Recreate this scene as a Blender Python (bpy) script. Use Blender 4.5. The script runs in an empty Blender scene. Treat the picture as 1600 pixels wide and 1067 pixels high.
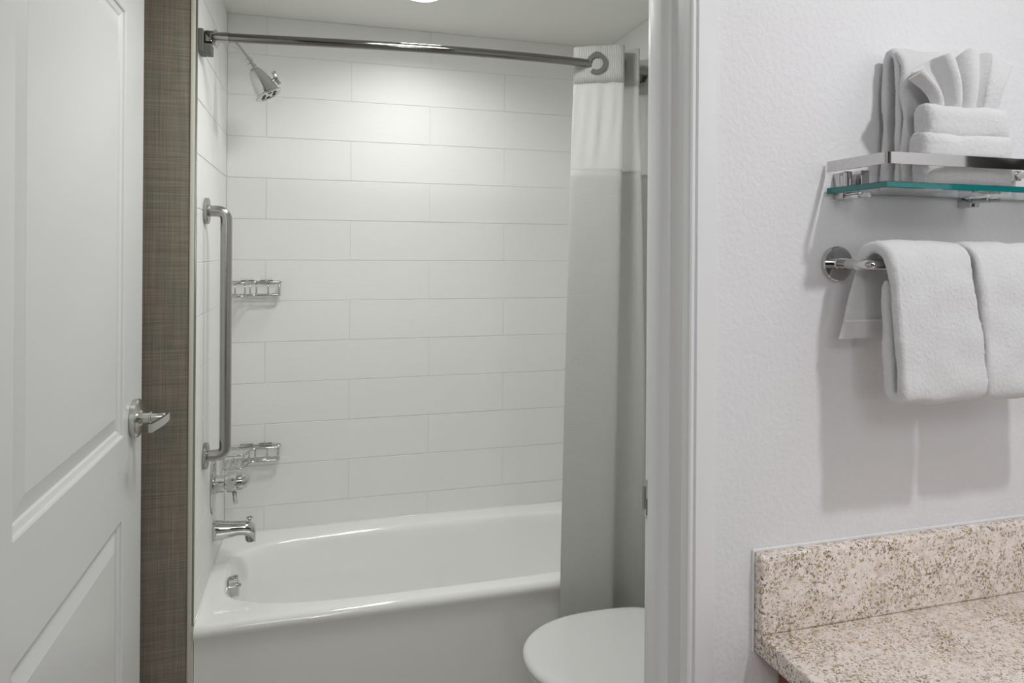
import bpy, bmesh, math, random
from mathutils import Vector, Matrix, Euler, noise
random.seed(7)
PI = math.pi
S = bpy.context.scene
COL = S.collection

# ------------------------------------------------------------------ camera
cd = bpy.data.cameras.new('camera'); cam = bpy.data.objects.new('camera', cd); COL.objects.link(cam)
CAM = Vector((.3234, -2.7862, 1.4193)); YAW = .2864; ROLL = .0069; F = 1101.0; PX, PY = 821.0, 394.74
cam.location = CAM
cd.sensor_fit = 'HORIZONTAL'; cd.sensor_width = 36.0; cd.lens = F*36/1600
cd.shift_x = (800-PX)/1600; cd.shift_y = (PY-533.5)/1600
cd.clip_start = .02
_f = Vector((math.sin(YAW), math.cos(YAW), 0)); _r = Vector((math.cos(YAW), -math.sin(YAW), 0)); _u = _r.cross(_f)
_r2 = math.cos(ROLL)*_r + math.sin(ROLL)*_u; _u2 = -math.sin(ROLL)*_r + math.cos(ROLL)*_u
cam.rotation_euler = Matrix((_r2, _u2, -_f)).transposed().to_euler()
S.camera = cam

# ------------------------------------------------------------------ world, light, exposure
w = bpy.data.worlds.new('world'); S.world = w; w.use_nodes = True
w.node_tree.nodes['Background'].inputs[0].default_value = (.8, .8, .8, 1)
w.node_tree.nodes['Background'].inputs[1].default_value = .05
S.view_settings.view_transform = 'Standard'; S.view_settings.look = 'None'
S.view_settings.gamma = 1; S.view_settings.use_curve_mapping = False
S.view_settings.exposure = 0.0
S.cycles.use_denoising = True
S.cycles.max_bounces = 10; S.cycles.diffuse_bounces = 6
S.cycles.sample_clamp_indirect = 4.0

def area(name, loc, size, power, color, rot=(0, 0, 0), shape='DISK', size_y=None, spread=PI):
    l = bpy.data.lights.new(name, 'AREA'); l.shape = shape; l.size = size
    if size_y: l.size_y = size_y
    l.energy = power; l.color = color; l.spread = spread
    o = bpy.data.objects.new(name, l); COL.objects.link(o); o.location = loc; o.rotation_euler = rot
    return o
def point(name, loc, rad, power, color):
    l = bpy.data.lights.new(name, 'POINT'); l.shadow_soft_size = rad; l.energy = power; l.color = color
    o = bpy.data.objects.new(name, l); COL.objects.link(o); o.location = loc
    return o
area('tub_downlight_lamp', (.655, -.41, 2.275), .14, 2.7, (.99, 1, .97), spread=math.radians(150))
area('bathroom_fill_lamp', (.56, -1.08, 2.27), .30, 7.0, (.99, 1, .97))  # unseen lamp added to even out the light on tile and curtain
area('counter_downlight_lamp', (1.22, -2.70, 2.275), .07, 7.4, (.985, .985, 1))
area('dressing_fill_lamp', (.2, -3.9, 2.255), .80, 12.5, (.975, .985, 1), shape='SQUARE')  # added soft fill for the surfaces that face the camera
point('rear_fill_lamp', (.35, -4.95, 1.62), .11, 17.0, (.985, .985, 1))  # added frontal fill from behind the camera, brightens towels and casing

# ------------------------------------------------------------------ materials
def nt(name):
    m = bpy.data.materials.new(name); m.use_nodes = True
    t = m.node_tree; b = t.nodes['Principled BSDF']
    return m, t, b
def pr(name, col, rough=.5, metal=0., **k):
    m, t, b = nt(name)
    b.inputs['Base Color'].default_value = (*col, 1); b.inputs['Roughness'].default_value = rough; b.inputs['Metallic'].default_value = metal
    for kk, v in k.items():
        b.inputs[kk.replace('_', ' ')].default_value = v
    return m
def N(t, typ, **k):
    n = t.nodes.new(typ)
    for kk, v in k.items(): setattr(n, kk, v)
    return n
def coords(t, kind='Object', scale=(1, 1, 1)):
    c = N(t, 'ShaderNodeTexCoord'); mp = N(t, 'ShaderNodeMapping'); mp.inputs['Scale'].default_value = scale
    t.links.new(c.outputs[kind], mp.inputs[0]); return mp.outputs[0]
def noise_n(t, vec, scale, detail=2, rough=.5):
    n = N(t, 'ShaderNodeTexNoise'); n.inputs['Scale'].default_value = scale; n.inputs['Detail'].default_value = detail
    n.inputs['Roughness'].default_value = rough; t.links.new(vec, n.inputs['Vector']); return n.outputs['Fac']
def bump(t, b, h, strength, dist, prev=None):
    n = N(t, 'ShaderNodeBump'); n.inputs['Strength'].default_value = strength; n.inputs['Distance'].default_value = dist
    t.links.new(h, n.inputs['Height'])
    if prev: t.links.new(prev, n.inputs['Normal'])
    t.links.new(n.outputs[0], b.inputs['Normal']); return n.outputs[0]
def ramp(t, fac, stops, interp='LINEAR'):
    r = N(t, 'ShaderNodeValToRGB'); r.color_ramp.interpolation = interp
    e = r.color_ramp.elements
    while len(e) < len(stops): e.new(.5)
    for i, (p, c) in enumerate(stops):
        e[i].position = p; e[i].color = (*c, 1)
    t.links.new(fac, r.inputs[0]); return r.outputs[0]
def mix(t, fac, a, b, blend='MIX'):
    n = N(t, 'ShaderNodeMix', data_type='RGBA', blend_type=blend)
    for v, s in ((fac, 0), (a, 6), (b, 7)):
        if isinstance(v, (int, float)): n.inputs[s].default_value = v
        elif isinstance(v, tuple): n.inputs[s].default_value = (*v, 1)
        else: t.links.new(v, n.inputs[s])
    return n.outputs[2]

def textured_paint(name, col, sc, dist, rough=.55):
    m, t, b = nt(name); b.inputs['Base Color'].default_value = (*col, 1); b.inputs['Roughness'].default_value = rough
    v = coords(t); n1 = noise_n(t, v, sc, 3, .55); bump(t, b, n1, .6, dist); return m
M = {}
M['wall_paint'] = textured_paint('wall_paint', (.79, .785, .80), 130, .0022)
M['plain_paint'] = textured_paint('plain_paint', (.78, .775, .77), 60, .001)
M['ceiling_paint'] = textured_paint('ceiling_paint', (.83, .83, .795), 60, .0008)
M['trim_paint'] = pr('trim_paint', (.79, .795, .80), .32)
M['door_paint'] = pr('door_paint', (.695, .70, .70), .34)
M['grout'] = pr('grout', (.80, .805, .785), .7)
M['edge_trim'] = pr('edge_trim', (.68, .655, .57), .35)
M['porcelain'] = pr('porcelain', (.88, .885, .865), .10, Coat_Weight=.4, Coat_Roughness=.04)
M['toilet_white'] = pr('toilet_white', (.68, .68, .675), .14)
M['chrome'] = pr('chrome', (.60, .60, .59), .05, 1.)
M['dark_chrome'] = pr('dark_chrome', (.24, .235, .22), .09, 1.)
M['brushed_steel'] = pr('brushed_steel', (.40, .395, .38), .25, 1.)
M['satin_nickel'] = pr('satin_nickel', (.56, .56, .53), .22, 1.)
M['polished_nickel'] = pr('polished_nickel', (.60, .59, .585), .06, 1.)
M['nozzle_rubber'] = pr('nozzle_rubber', (.06, .06, .06), .5)
M['ring_plastic'] = pr('ring_plastic', (.13, .13, .12), .62)
M['floor_tile'] = pr('floor_tile', (.40, .37, .33), .4)
M['glass_edge'] = pr('glass_edge', (.004, .17, .17), .06, 0, Coat_Weight=.5)
M['mirror'] = pr('mirror', (.9, .9, .9), .02, 1.)
M['dark_wall'] = pr('dark_wall', (.055, .05, .045), .7)
M['black'] = pr('black_gap', (.03, .03, .03), .6)
# glass
m, t, b = nt('shelf_glass'); b.inputs['Base Color'].default_value = (.93, .98, .965, 1); b.inputs['Roughness'].default_value = .0
b.inputs['Transmission Weight'].default_value = 1.; b.inputs['IOR'].default_value = 1.12; M['glass'] = m
# lamp materials
def emis(name, col, s):
    m, t, b = nt(name); b.inputs['Base Color'].default_value = (.8, .8, .8, 1)
    b.inputs['Emission Color'].default_value = (*col, 1); b.inputs['Emission Strength'].default_value = s; return m
M['lamp_lens'] = emis('lamp_lens', (1, 1, .97), 6)
M['lamp_shade'] = emis('lamp_shade', (1, .97, .95), 3)
# ceramic tile with fine horizontal ribs
m, t, b = nt('ribbed_tile'); b.inputs['Base Color'].default_value = (.85, .852, .838, 1); b.inputs['Roughness'].default_value = .5; b.inputs['Specular IOR Level'].default_value = .35
v = coords(t, scale=(6, 6, 420)); n1 = noise_n(t, v, 1., 3, .6); bump(t, b, n1, .5, .0009); M['tile'] = m
# wallpaper: woven grasscloth
m, t, b = nt('grasscloth_wallpaper'); b.inputs['Roughness'].default_value = .85
vh = coords(t, scale=(7, 7, 420)); vv = coords(t, scale=(620, 620, 5)); vb = coords(t, scale=(25, 25, 16))
h = noise_n(t, vh, 1., 3, .7); vt = noise_n(t, vv, 1., 3, .7); bl = noise_n(t, vb, 1., 2)
a = N(t, 'ShaderNodeMath', operation='ADD'); t.links.new(h, a.inputs[0]); t.links.new(vt, a.inputs[1])
a2 = N(t, 'ShaderNodeMath', operation='MULTIPLY'); t.links.new(a.outputs[0], a2.inputs[0]); a2.inputs[1].default_value = .5
c1 = ramp(t, a2.outputs[0], [(.34, (0.163, 0.136, 0.105)), (.50, (0.264, 0.225, 0.178)), (.66, (0.388, 0.333, 0.271))])
c2 = ramp(t, a2.outputs[0], [(.34, (0.147, 0.139, 0.105)), (.50, (0.24, 0.225, 0.175)), (.66, (0.349, 0.326, 0.256))])
c = mix(t, ramp(t, bl, [(.4, (0, 0, 0)), (.6, (1, 1, 1))]), c1, c2)
t.links.new(c, b.inputs['Base Color']); bump(t, b, a2.outputs[0], .5, .0008); M['wallpaper'] = m
# granite
m, t, b = nt('speckled_granite'); b.inputs['Roughness'].default_value = .22
v = coords(t, scale=(1, 1, 1)); vs = coords(t, scale=(1, 1, 1.0))
big = noise_n(t, v, 16, 3, .6)
base = ramp(t, noise_n(t, v, 90, 3, .6), [(.33, (.70, .61, .55)), (.5, (.86, .77, .71)), (.66, (.92, .86, .82))])
def flecks(sc, thr, col, under, bigamt=.22, detail=2.5):
    f = noise_n(t, vs, sc, detail, .62)
    mm = N(t, 'ShaderNodeMath', operation='MULTIPLY_ADD'); t.links.new(big, mm.inputs[0]); mm.inputs[1].default_value = bigamt; t.links.new(f, mm.inputs[2])
    k = ramp(t, mm.outputs[0], [(thr, (0, 0, 0)), (thr+.035, (1, 1, 1))])
    return mix(t, k, under, col)
c = flecks(170, .690, (.50, .37, .20), base)
c = flecks(235, .712, (.22, .165, .085), c)
v3 = coords(t, scale=(1.3, 1, .9)); vs = v3
c = flecks(260, .735, (.33, .29, .27), c)
c = flecks(300, .745, (.085, .065, .04), c)
t.links.new(c, b.inputs['Base Color']); M['granite'] = m
# terry
m, t, b = nt('white_terry'); b.inputs['Base Color'].default_value = (.87, .87, .878, 1); b.inputs['Roughness'].default_value = .95
b.inputs['Sheen Weight'].default_value = .5; b.inputs['Subsurface Weight'].default_value = .3; b.inputs['Subsurface Scale'].default_value = .006; b.inputs['Subsurface Radius'].default_value = (1, 1, 1)
v = coords(t); n1 = noise_n(t, v, 650, 4, .8); n2 = noise_n(t, v, 220, 2, .6)
p_ = bump(t, b, n1, .8, .0024); bump(t, b, n2, .4, .002, p_); M['terry'] = m
m, t, b = nt('flat_woven_hem'); b.inputs['Base Color'].default_value = (.84, .835, .85, 1); b.inputs['Roughness'].default_value = .9
v = coords(t, scale=(1, 1, 1)); bump(t, b, noise_n(t, v, 900, 2), .3, .0006); M['hem'] = m
# wood cabinet
m, t, b = nt('reddish_wood'); b.inputs['Roughness'].default_value = .4
v = coords(t, scale=(30, 30, 3)); t.links.new(ramp(t, noise_n(t, v, 1, 3), [(.3, (.20, .06, .03)), (.7, (.33, .11, .055))]), b.inputs['Base Color']); M['wood'] = m
# curtain cloths (UV in metres)
def cloth_mat(name, col, kind):
    m, t, b = nt(name); b.inputs['Base Color'].default_value = (*col, 1); b.inputs['Roughness'].default_value = .8
    out = t.nodes['Material Output']
    uv = coords(t, 'UV'); sp = N(t, 'ShaderNodeSeparateXYZ'); t.links.new(uv, sp.inputs[0])
    def wave(src, per):
        a = N(t, 'ShaderNodeMath', operation='MULTIPLY'); a.inputs[1].default_value = 2*PI/per; t.links.new(src, a.inputs[0])
        s = N(t, 'ShaderNodeMath', operation='SINE'); t.links.new(a.outputs[0], s.inputs[0]); return s.outputs[0]
    if kind == 'waffle':
        a = N(t, 'ShaderNodeMath', operation='MAXIMUM'); t.links.new(wave(sp.outputs[0], .0062), a.inputs[0]); t.links.new(wave(sp.outputs[1], .0062), a.inputs[1])
        bump(t, b, a.outputs[0], .55, .0011)
    elif kind == 'rib':
        bump(t, b, wave(sp.outputs[0], .0055), .8, .0012)
    tr = N(t, 'ShaderNodeBsdfTranslucent'); tr.inputs[0].default_value = (*col, 1)
    mx = N(t, 'ShaderNodeMixShader'); mx.inputs[0].default_value = (.18 if kind == 'rib' else .45) if kind != 'sheer' else .5
    t.links.new(b.outputs[0], mx.inputs[1]); t.links.new(tr.outputs[0], mx.inputs[2])
    last = mx.outputs[0]
    if kind == 'sheer':
        tp = N(t, 'ShaderNodeBsdfTransparent'); m2 = N(t, 'ShaderNodeMixShader'); m2.inputs[0].default_value = .22
        t.links.new(last, m2.inputs[1]); t.links.new(tp.outputs[0], m2.inputs[2]); last = m2.outputs[0]
    t.links.new(last, out.inputs[0]); return m
M['waffle'] = cloth_mat('waffle_cloth', (.77, .775, .755), 'waffle')
M['sheer'] = cloth_mat('sheer_cloth', (.88, .885, .87), 'sheer')
M['rib'] = cloth_mat('ribbed_cloth', (.68, .685, .66), 'rib')

# ------------------------------------------------------------------ mesh helpers
def link(name, me, mat=None, parent=None, smooth=False):
    o = bpy.data.objects.new(name, me); COL.objects.link(o)
    if mat is not None:
        for mm in (mat if isinstance(mat, (list, tuple)) else [mat]): me.materials.append(M[mm])
    if smooth:
        for p in me.polygons: p.use_smooth = True
    if parent: o.parent = parent
    return o
def obj(name, bm, mat, parent=None, smooth=False, auto=None):
    bmesh.ops.recalc_face_normals(bm, faces=bm.faces)
    me = bpy.data.meshes.new(name); bm.to_mesh(me); bm.free()
    o = link(name, me, mat, parent, smooth)
    if auto is not None: me.set_sharp_from_angle(angle=math.radians(auto))
    return o
def thing(name, label, cat, loc, group=None):
    o = bpy.data.objects.new(name, None); COL.objects.link(o); o.location = loc; o.empty_display_size = .05
    o['label'] = label; o['category'] = cat
    if group: o['group'] = group
    return o
def tag(o, label, cat, group=None):
    o['label'] = label; o['category'] = cat
    if group: o['group'] = group
    return o
def struct(o, label=None):
    o['kind'] = 'structure'
    if label: o['label'] = label
    return o
def box(bm, x0, x1, y0, y1, z0, z1, bev=0., seg=2):
    vs = [bm.verts.new((x, y, z)) for x in (x0, x1) for y in (y0, y1) for z in (z0, z1)]
    q = [(0, 1, 3, 2), (4, 6, 7, 5), (0, 4, 5, 1), (2, 3, 7, 6), (0, 2, 6, 4), (1, 5, 7, 3)]
    fs = [bm.faces.new([vs[i] for i in f]) for f in q]
    bmesh.ops.recalc_face_normals(bm, faces=fs)
    if bev > 0:
        es = set(e for f in fs for e in f.edges)
        bmesh.ops.bevel(bm, geom=list(es), offset=bev, segments=seg, affect='EDGES', profile=.5)
    return bm
def boxo(name, dims, mat, parent=None, bev=0., seg=2, off=(0, 0, 0)):
    x0, x1, y0, y1, z0, z1 = dims; ox, oy, oz = off
    bm = bmesh.new(); box(bm, x0-ox, x1-ox, y0-oy, y1-oy, z0-oz, z1-oz, bev, seg)
    return obj(name, bm, mat, parent, smooth=bev > 0, auto=40 if bev > 0 else None)
def tube(bm, pts, r, n=12, cap=True, closed=False):
    pts = [Vector(p) for p in pts]; k = len(pts)
    rr = r if isinstance(r, (list, tuple)) else [r]*k
    rings = []; prev = None
    for i, p in enumerate(pts):
        if closed: t = (pts[(i+1) % k]-pts[i-1]).normalized()
        else: t = (pts[min(i+1, k-1)]-pts[max(i-1, 0)]).normalized()
        if prev is None:
            a = Vector((0, 0, 1)) if abs(t.z) < .9 else Vector((1, 0, 0)); u = t.cross(a).normalized()
        else:
            u = (prev - t*prev.dot(t)).normalized()
        prev = u; v = t.cross(u)
        rings.append([bm.verts.new(p + (u*math.cos(2*PI*j/n)+v*math.sin(2*PI*j/n))*rr[i]) for j in range(n)])
    for i in range(k if closed else k-1):
        A = rings[i]; B = rings[(i+1) % k]
        for j in range(n): bm.faces.new((A[j], A[(j+1) % n], B[(j+1) % n], B[j]))
    if cap and not closed:
        bm.faces.new(rings[0][::-1]); bm.faces.new(rings[-1])
    return bm
def arc_path(pts, rad, seg=6):
    """polyline with rounded corners"""
    pts = [Vector(p) for p in pts]; out = [pts[0]]
    for i in range(1, len(pts)-1):
        a, b, c = pts[i-1], pts[i], pts[i+1]
        d1 = (a-b); d2 = (c-b); r = min(rad, d1.length*.49, d2.length*.49); p0 = b+d1.normalized()*r; p2 = b+d2.normalized()*r
        for s in range(seg+1):
            t = s/seg; out.append((1-t)**2*p0+2*t*(1-t)*b+t*t*p2)
    out.append(pts[-1]); return out
def lathe(bm, prof, origin, axis, n=32, cap=True):
    """prof: list of (radius, distance along axis)"""
    ax = Vector(axis).normalized(); a = Vector((0, 0, 1)) if abs(ax.z) < .9 else Vector((1, 0, 0))
    u = ax.cross(a).normalized(); v = ax.cross(u); o = Vector(origin); rings = []
    for r, d in prof:
        rings.append([bm.verts.new(o+ax*d+(u*math.cos(2*PI*j/n)+v*math.sin(2*PI*j/n))*max(r, 1e-5)) for j in range(n)])
    for A, B in zip(rings, rings[1:]):
        for j in range(n): bm.faces.new((A[j], A[(j+1) % n], B[(j+1) % n], B[j]))
    if cap: bm.faces.new(rings[0][::-1]); bm.faces.new(rings[-1])
    return bm
def off(bm, o):
    bmesh.ops.translate(bm, verts=bm.verts, vec=-Vector(o)); return bm

# ------------------------------------------------------------------ setting
CZ = 2.291; RIM = .38; TX = 1.495; TY = -.66      # bath ceiling, tub rim height, alcove length, tile end
W = -1.94; WB = -1.82                             # partition wall: dressing side, bathroom side
T = .0016                                         # tile thickness
ZD = 2.30; JX = .799; HZ = 2.145
# walls (their tiled faces lie at x=0 / y=0 / x=TX)
wb = struct(boxo('wall_back', (-.12, TX+.12, T, .13, 0, CZ+.05), 'grout'), 'white tiled back wall of the bathtub alcove')
wl = struct(boxo('wall_left', (-.12, -T, TY, T, 0, CZ+.05), 'grout'), 'white tiled wall with shower fittings at left end of bathtub')
wr = struct(boxo('wall_right', (TX+T, TX+.12, WB, T, 0, CZ+.05), 'plain_paint'), 'wall at right end of the bathtub, behind the curtain')
struct(boxo('wall_far_left', (-.75, -.0165, TY-.0006, TY+.1, 0, CZ+.05), 'wallpaper'), 'brown woven wallpaper between open door and tub')
struct(boxo('wall_left_outer', (-.75, -.65, WB, TY, 0, CZ+.05), 'wallpaper'))
wf = bmesh.new()
box(wf, JX+.018, 1.62, W, WB, 0, ZD+.02); box(wf, -1.1, -.135, W, WB, 0, ZD+.02); box(wf, -.135, JX+.018, W, WB, HZ+.02, ZD+.02)
struct(obj('wall_front', wf, 'wall_paint'), 'white textured wall carrying the shelf and towels')
struct(boxo('wall_right_outer', (1.53, 1.62, -4.2, W, 0, ZD+.02), 'wall_paint'))
struct(boxo('wall_left_near', (-1.2, -1.1, -4.2, W, 0, ZD+.02), 'plain_paint'))
struct(boxo('wall_rear', (-1.2, 1.62, -5.3, -5.2, 0, ZD+.02), 'dark_wall'))
struct(boxo('wall_rear_left', (-1.2, -1.1, -5.2, -4.2, 0, ZD+.02), 'dark_wall')); struct(boxo('wall_rear_right', (1.53, 1.62, -5.2, -4.2, 0, ZD+.02), 'dark_wall'))
fl = struct(boxo('floor', (-1.2, 1.7, -5.3, .1, -.06, -.004), 'grout'))
fx = bmesh.new(); tile_me = None
for i in range(8):
    for j in range(14):
        x0 = -1.1+i*.34; y0 = -4.2+j*.305
        if x0 > 1.5 or y0 > -.66: continue
        if tile_me is None:
            b_ = bmesh.new(); box(b_, .0015, .3385, .0015, .3035, -.008, 0, .001, 1)
            tile_me = bpy.data.meshes.new('tile'); b_.to_mesh(tile_me); b_.free(); tile_me.materials.append(M['floor_tile'])
        o = bpy.data.objects.new('tile', tile_me); COL.objects.link(o); o.parent = fl; o.location = (x0, y0, 0)
fx.free()
struct(boxo('ceiling', (-.75, TX+.12, WB, .13, CZ, CZ+.06), 'ceiling_paint'), 'off-white ceiling over the bathtub')
struct(boxo('ceiling_outer', (-1.2, 1.62, -5.3, W, ZD, ZD+.06), 'ceiling_paint'))

# wall tiles, each an object of its own
R_ = .1524; J_ = .3048; Z0 = 1.8418; T0 = .1368; GR = .0012
cache = {}
def tile(parent, plane, a0, a1, z0, z1):
    """plane 'b': y=0 face, along x; 'l': x=0 face, along y; 'r': x=TX face"""
    L = round(a1-a0, 4); H = round(z1-z0, 4); key = (plane, L, H)
    if key not in cache:
        bm = bmesh.new(); h = H/2-GR; l = L/2-GR
        if plane == 'b': box(bm, -l, l, 0, T, -h, h, .0008, 1)
        elif plane == 'l': box(bm, -T, 0, -l, l, -h, h, .0008, 1)
        else: box(bm, 0, T, -l, l, -h, h, .0008, 1)
        bmesh.ops.recalc_face_normals(bm, faces=bm.faces)
        me = bpy.data.meshes.new('tile'); bm.to_mesh(me); bm.free(); me.materials.append(M['tile']); cache[key] = me
    o = bpy.data.objects.new('tile', cache[key]); COL.objects.link(o); o.parent = parent
    c = (a0+a1)/2; z = (z0+z1)/2; j = random.uniform(-.0003, .0003)
    o.location = {'b': (c, j, z), 'l': (j, c, z), 'r': (TX+j, c, z)}[plane]
    return o
def tiled(parent, plane, lo, hi, ref):
    for i in range(-3, 10):
        z1 = min(Z0-i*R_, CZ); z0 = max(Z0-(i+1)*R_, RIM-.001)
        if z1-z0 < .01: continue
        s = ref + (J_ if i % 2 == 0 else 0)
        k = math.floor((lo-s)/(2*J_)); a = s+k*2*J_
        while a < hi:
            a0 = max(a, lo); a1 = min(a+2*J_, hi)
            if a1-a0 > .01: tile(parent, plane, a0, a1, z0, z1)
            a += 2*J_
tiled(wb, 'b', 0, TX, T0)
tiled(wl, 'l', TY, 0, -.5)
tiled(wr, 'r', TY, 0, -.5)
# tile edge strip facing the room
tr = struct(boxo('trim_1', (-.0165, -.0045, TY-.004, TY+.03, 0, CZ), 'edge_trim', bev=.002), 'cream edge strip where the tile meets wallpaper')
boxo('edge_return', (-.0045, .0, TY-.004, TY+.03, 0, RIM-.002), 'edge_trim', tr)
boxo('edge_bead', (-.0045, .001, TY-.0015, TY+.004, RIM, CZ), 'brushed_steel', tr, bev=.001)
# caulk bead around tub
bm = bmesh.new()
tube(bm, [(0, -.645, RIM), (0, 0, RIM)], .0034, 8); tube(bm, [(0, 0, RIM), (TX, 0, RIM)], .0034, 8)
struct(obj('trim_2', bm, 'porcelain', smooth=True), 'white sealant bead between tub rim and tile')

# door frame (structure)
fr = struct(boxo('trim_3', (JX, JX+.018, W-.002, WB+.002, 0, HZ), 'trim_paint', bev=.002), 'white painted door frame beside the shelf wall')
boxo('jamb', (-.135, -.117, W-.002, WB+.002, 0, HZ), 'trim_paint', fr, bev=.002)
boxo('head_jamb', (-.135, JX+.018, W-.002, WB+.002, HZ, HZ+.018), 'trim_paint', fr, bev=.002)
# stop: moulded strip with hollow face
def prism_z(name, poly, z0, z1, mat, parent, auto=30):
    bm = bmesh.new(); A = [bm.verts.new((x, y, z0)) for x, y in poly]; B = [bm.verts.new((x, y, z1)) for x, y in poly]; n = len(poly)
    for i in range(n): bm.faces.new((A[i], A[(i+1) % n], B[(i+1) % n], B[i]))
    bm.faces.new(A[::-1]); bm.faces.new(B)
    return obj(name, bm, mat, parent, True, auto)
stop = [(JX+.001, -1.894)]
for k in range(7):
    a = k/6*PI/2; stop.append((JX-.012*math.sin(a)*1.0, -1.878-.016*math.cos(a)+.0))
stop += [(JX-.0125, -1.852), (JX-.011, -1.849), (JX+.001, -1.849)]
prism_z('door_stop', stop, 0, HZ, 'trim_paint', fr)
boxo('door_stop', (-.118, -.105, -1.89, -1.85, 0, HZ), 'trim_paint', fr, bev=.002)
# casing, right side: bead, groove and flat with eased edge
cx = JX-.006
cas = [(cx, W+.001), (cx, W-.012)]
for k in range(6):
    a = PI - k/5*PI; cas.append((cx+.0045+.0045*math.cos(a), W-.0135-.0045*math.sin(a)))
cas += [(cx+.0098, W-.0115), (cx+.0118, W-.0110), (cx+.0128, W-.0155), (cx+.040, W-.0125), (cx+.044, W-.0105), (cx+.045, W-.006), (cx+.045, W+.001)]
prism_z('casing', cas, 0, HZ+.02, 'trim_paint', fr, 25)
casl = [(-.117-(x-JX), y) for x, y in cas][::-1]
prism_z('casing', casl, 0, HZ+.02, 'trim_paint', fr, 25)
boxo('head_casing', (-.17, JX+.046, W-.0155, W+.001, HZ, HZ+.05), 'trim_paint', fr, bev=.003)
boxo('casing', (-.19, -.125, WB-.001, WB+.014, 0, HZ+.05), 'trim_paint', fr, bev=.003)
# strike plate with curled lip, on the bathroom side of the jamb
bm = bmesh.new()
box(bm, JX-.0012, JX, -1.846, -1.8195, 1.022, 1.080, .0004, 1)
lip = [(JX-.0012, -1.8195), (JX-.0018, -1.8172), (JX-.0030, -1.8162), (JX-.0044, -1.8166)]
A = []
for x, y in lip: A.append([bm.verts.new((x, y, z)) for z in (1.034, 1.068)])
for P, Q in zip(A, A[1:]): bm.faces.new((P[0], Q[0], Q[1], P[1]))
st = obj('strike_plate', bm, 'satin_nickel', fr); st['label'] = 'small metal strike plate at jamb edge'
sm_ = st.modifiers.new('thick', 'SOLIDIFY'); sm_.thickness = .0012
bm = bmesh.new(); box(bm, JX-.0015, JX-.0010, -1.838, -1.826, 1.028, 1.052); obj('latch_hole', bm, 'black', st)

# ------------------------------------------------------------------ door leaf, open 90 degrees
DX = -.0985; DT = .035; DY1 = -.82; DY0 = -1.770; DZ0, DZ1 = .012, 2.13
def rect_rings(bm, sgn, x, y0, y1, z0, z1):
    """moulded raised panel cut into a face at plane x; returns the outer loop verts"""
    prof = [(0, 0), (.0035, -.0018), (.0055, -.0058), (.0065, -.0062), (.0150, -.0088), (.0185, -.0120), (.021, -.0120), (.052, -.0045), (.0535, -.0040)]
    loops = []
    for o_, d in prof:
        X = x+sgn*d
        loops.append([bm.verts.new((X, y0+o_, z0+o_)), bm.verts.new((X, y1-o_, z0+o_)), bm.verts.new((X, y1-o_, z1-o_)), bm.verts.new((X, y0+o_, z1-o_))])
    for A, B in zip(loops, loops[1:]):
        for i in range(4): bm.faces.new((A[i], A[(i+1) % 4], B[(i+1) % 4], B[i]))
    return loops[0], loops[-1]
PY0, PY1 = -1.598, -.988
panels = [(.265, .807), (.993, 1.964)]
bm = bmesh.new()
for sgn, x in ((1, DX), (-1, DX-DT)):
    ys = [DY0, PY0, PY1, DY1]; zs = [DZ0, panels[0][0], panels[0][1], panels[1][0], panels[1][1], DZ1]
    g = [[bm.verts.new((x, y, z)) for z in zs] for y in ys]
    for i in range(3):
        for k in range(5):
            if i == 1 and k in (1, 3): continue
            bm.faces.new((g[i][k], g[i+1][k], g[i+1][k+1], g[i][k+1]))
    if sgn == 1: GA = g
    else: GB = g
pan = []
for sgn, x in ((1, DX), (-1, DX-DT)):
    for z0, z1 in panels:
        o_, i_ = rect_rings(bm, sgn, x, PY0, PY1, z0, z1); pan.append((sgn, i_))
# close rim of the leaf
for k in range(5):
    bm.faces.new((GA[0][k], GA[0][k+1], GB[0][k+1], GB[0][k])); bm.faces.new((GA[3][k], GA[3][k+1], GB[3][k+1], GB[3][k]))
for i in range(3):
    bm.faces.new((GA[i][0], GA[i+1][0], GB[i+1][0], GB[i][0])); bm.faces.new((GA[i][5], GA[i+1][5], GB[i+1][5], GB[i][5]))
bmesh.ops.remove_doubles(bm, verts=bm.verts, dist=.00005)
door = struct(obj('door_1', bm, 'door_paint'), 'white open door with two raised panels')
for z0, z1 in panels:
    bm = bmesh.new(); box(bm, DX-DT+.0038, DX-.0038, PY0+.0533, PY1-.0533, z0+.0533, z1-.0533, .0004, 1)
    obj('raised_panel', bm, 'door_paint', door)
# lever handle
hy, hz = -.905, 1.017
bm = bmesh.new(); lathe(bm, [(.0125, 0), (.0125, .026), (.0145, .027), (.0145, .030), (.0115, .031), (.0115, .055), (.010, .060)], (DX+.010, hy, hz), (1, 0, 0), 28)
hd = obj('door_handle', bm, 'satin_nickel', door, True, 35); hd['label'] = 'satin nickel lever handle'
bm = bmesh.new(); lathe(bm, [(.044, 0), (.0455, .002), (.0455, .012), (.043, .0148), (.020, .017), (.017, .021), (.0165, .0215)], (DX, hy, hz), (1, 0, 0), 48)
obj('rosette', bm, 'satin_nickel', hd, True, 35)
bm = bmesh.new(); n = 18; L1 = []
for i in range(n+1):
    s = i/n; y = hy+.014-.098*s; bow = .030*(1-(1-s)**2)*0 ; x = DX+.074-.020*(s**1.7); hh = .0090+.0010*s-.004*max(0, s-.85)/.15*0
    zc = hz-.002-.006*s; th = .0035
    L1.append([bm.verts.new((x+th, y, zc-hh)), bm.verts.new((x+th, y, zc+hh)), bm.verts.new((x-th, y, zc+hh)), bm.verts.new((x-th, y, zc-hh))])
for A, B in zip(L1, L1[1:]):
    for j in range(4): bm.faces.new((A[j], A[(j+1) % 4], B[(j+1) % 4], B[j]))
bm.faces.new(L1[0][::-1]); bm.faces.new(L1[-1])
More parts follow.
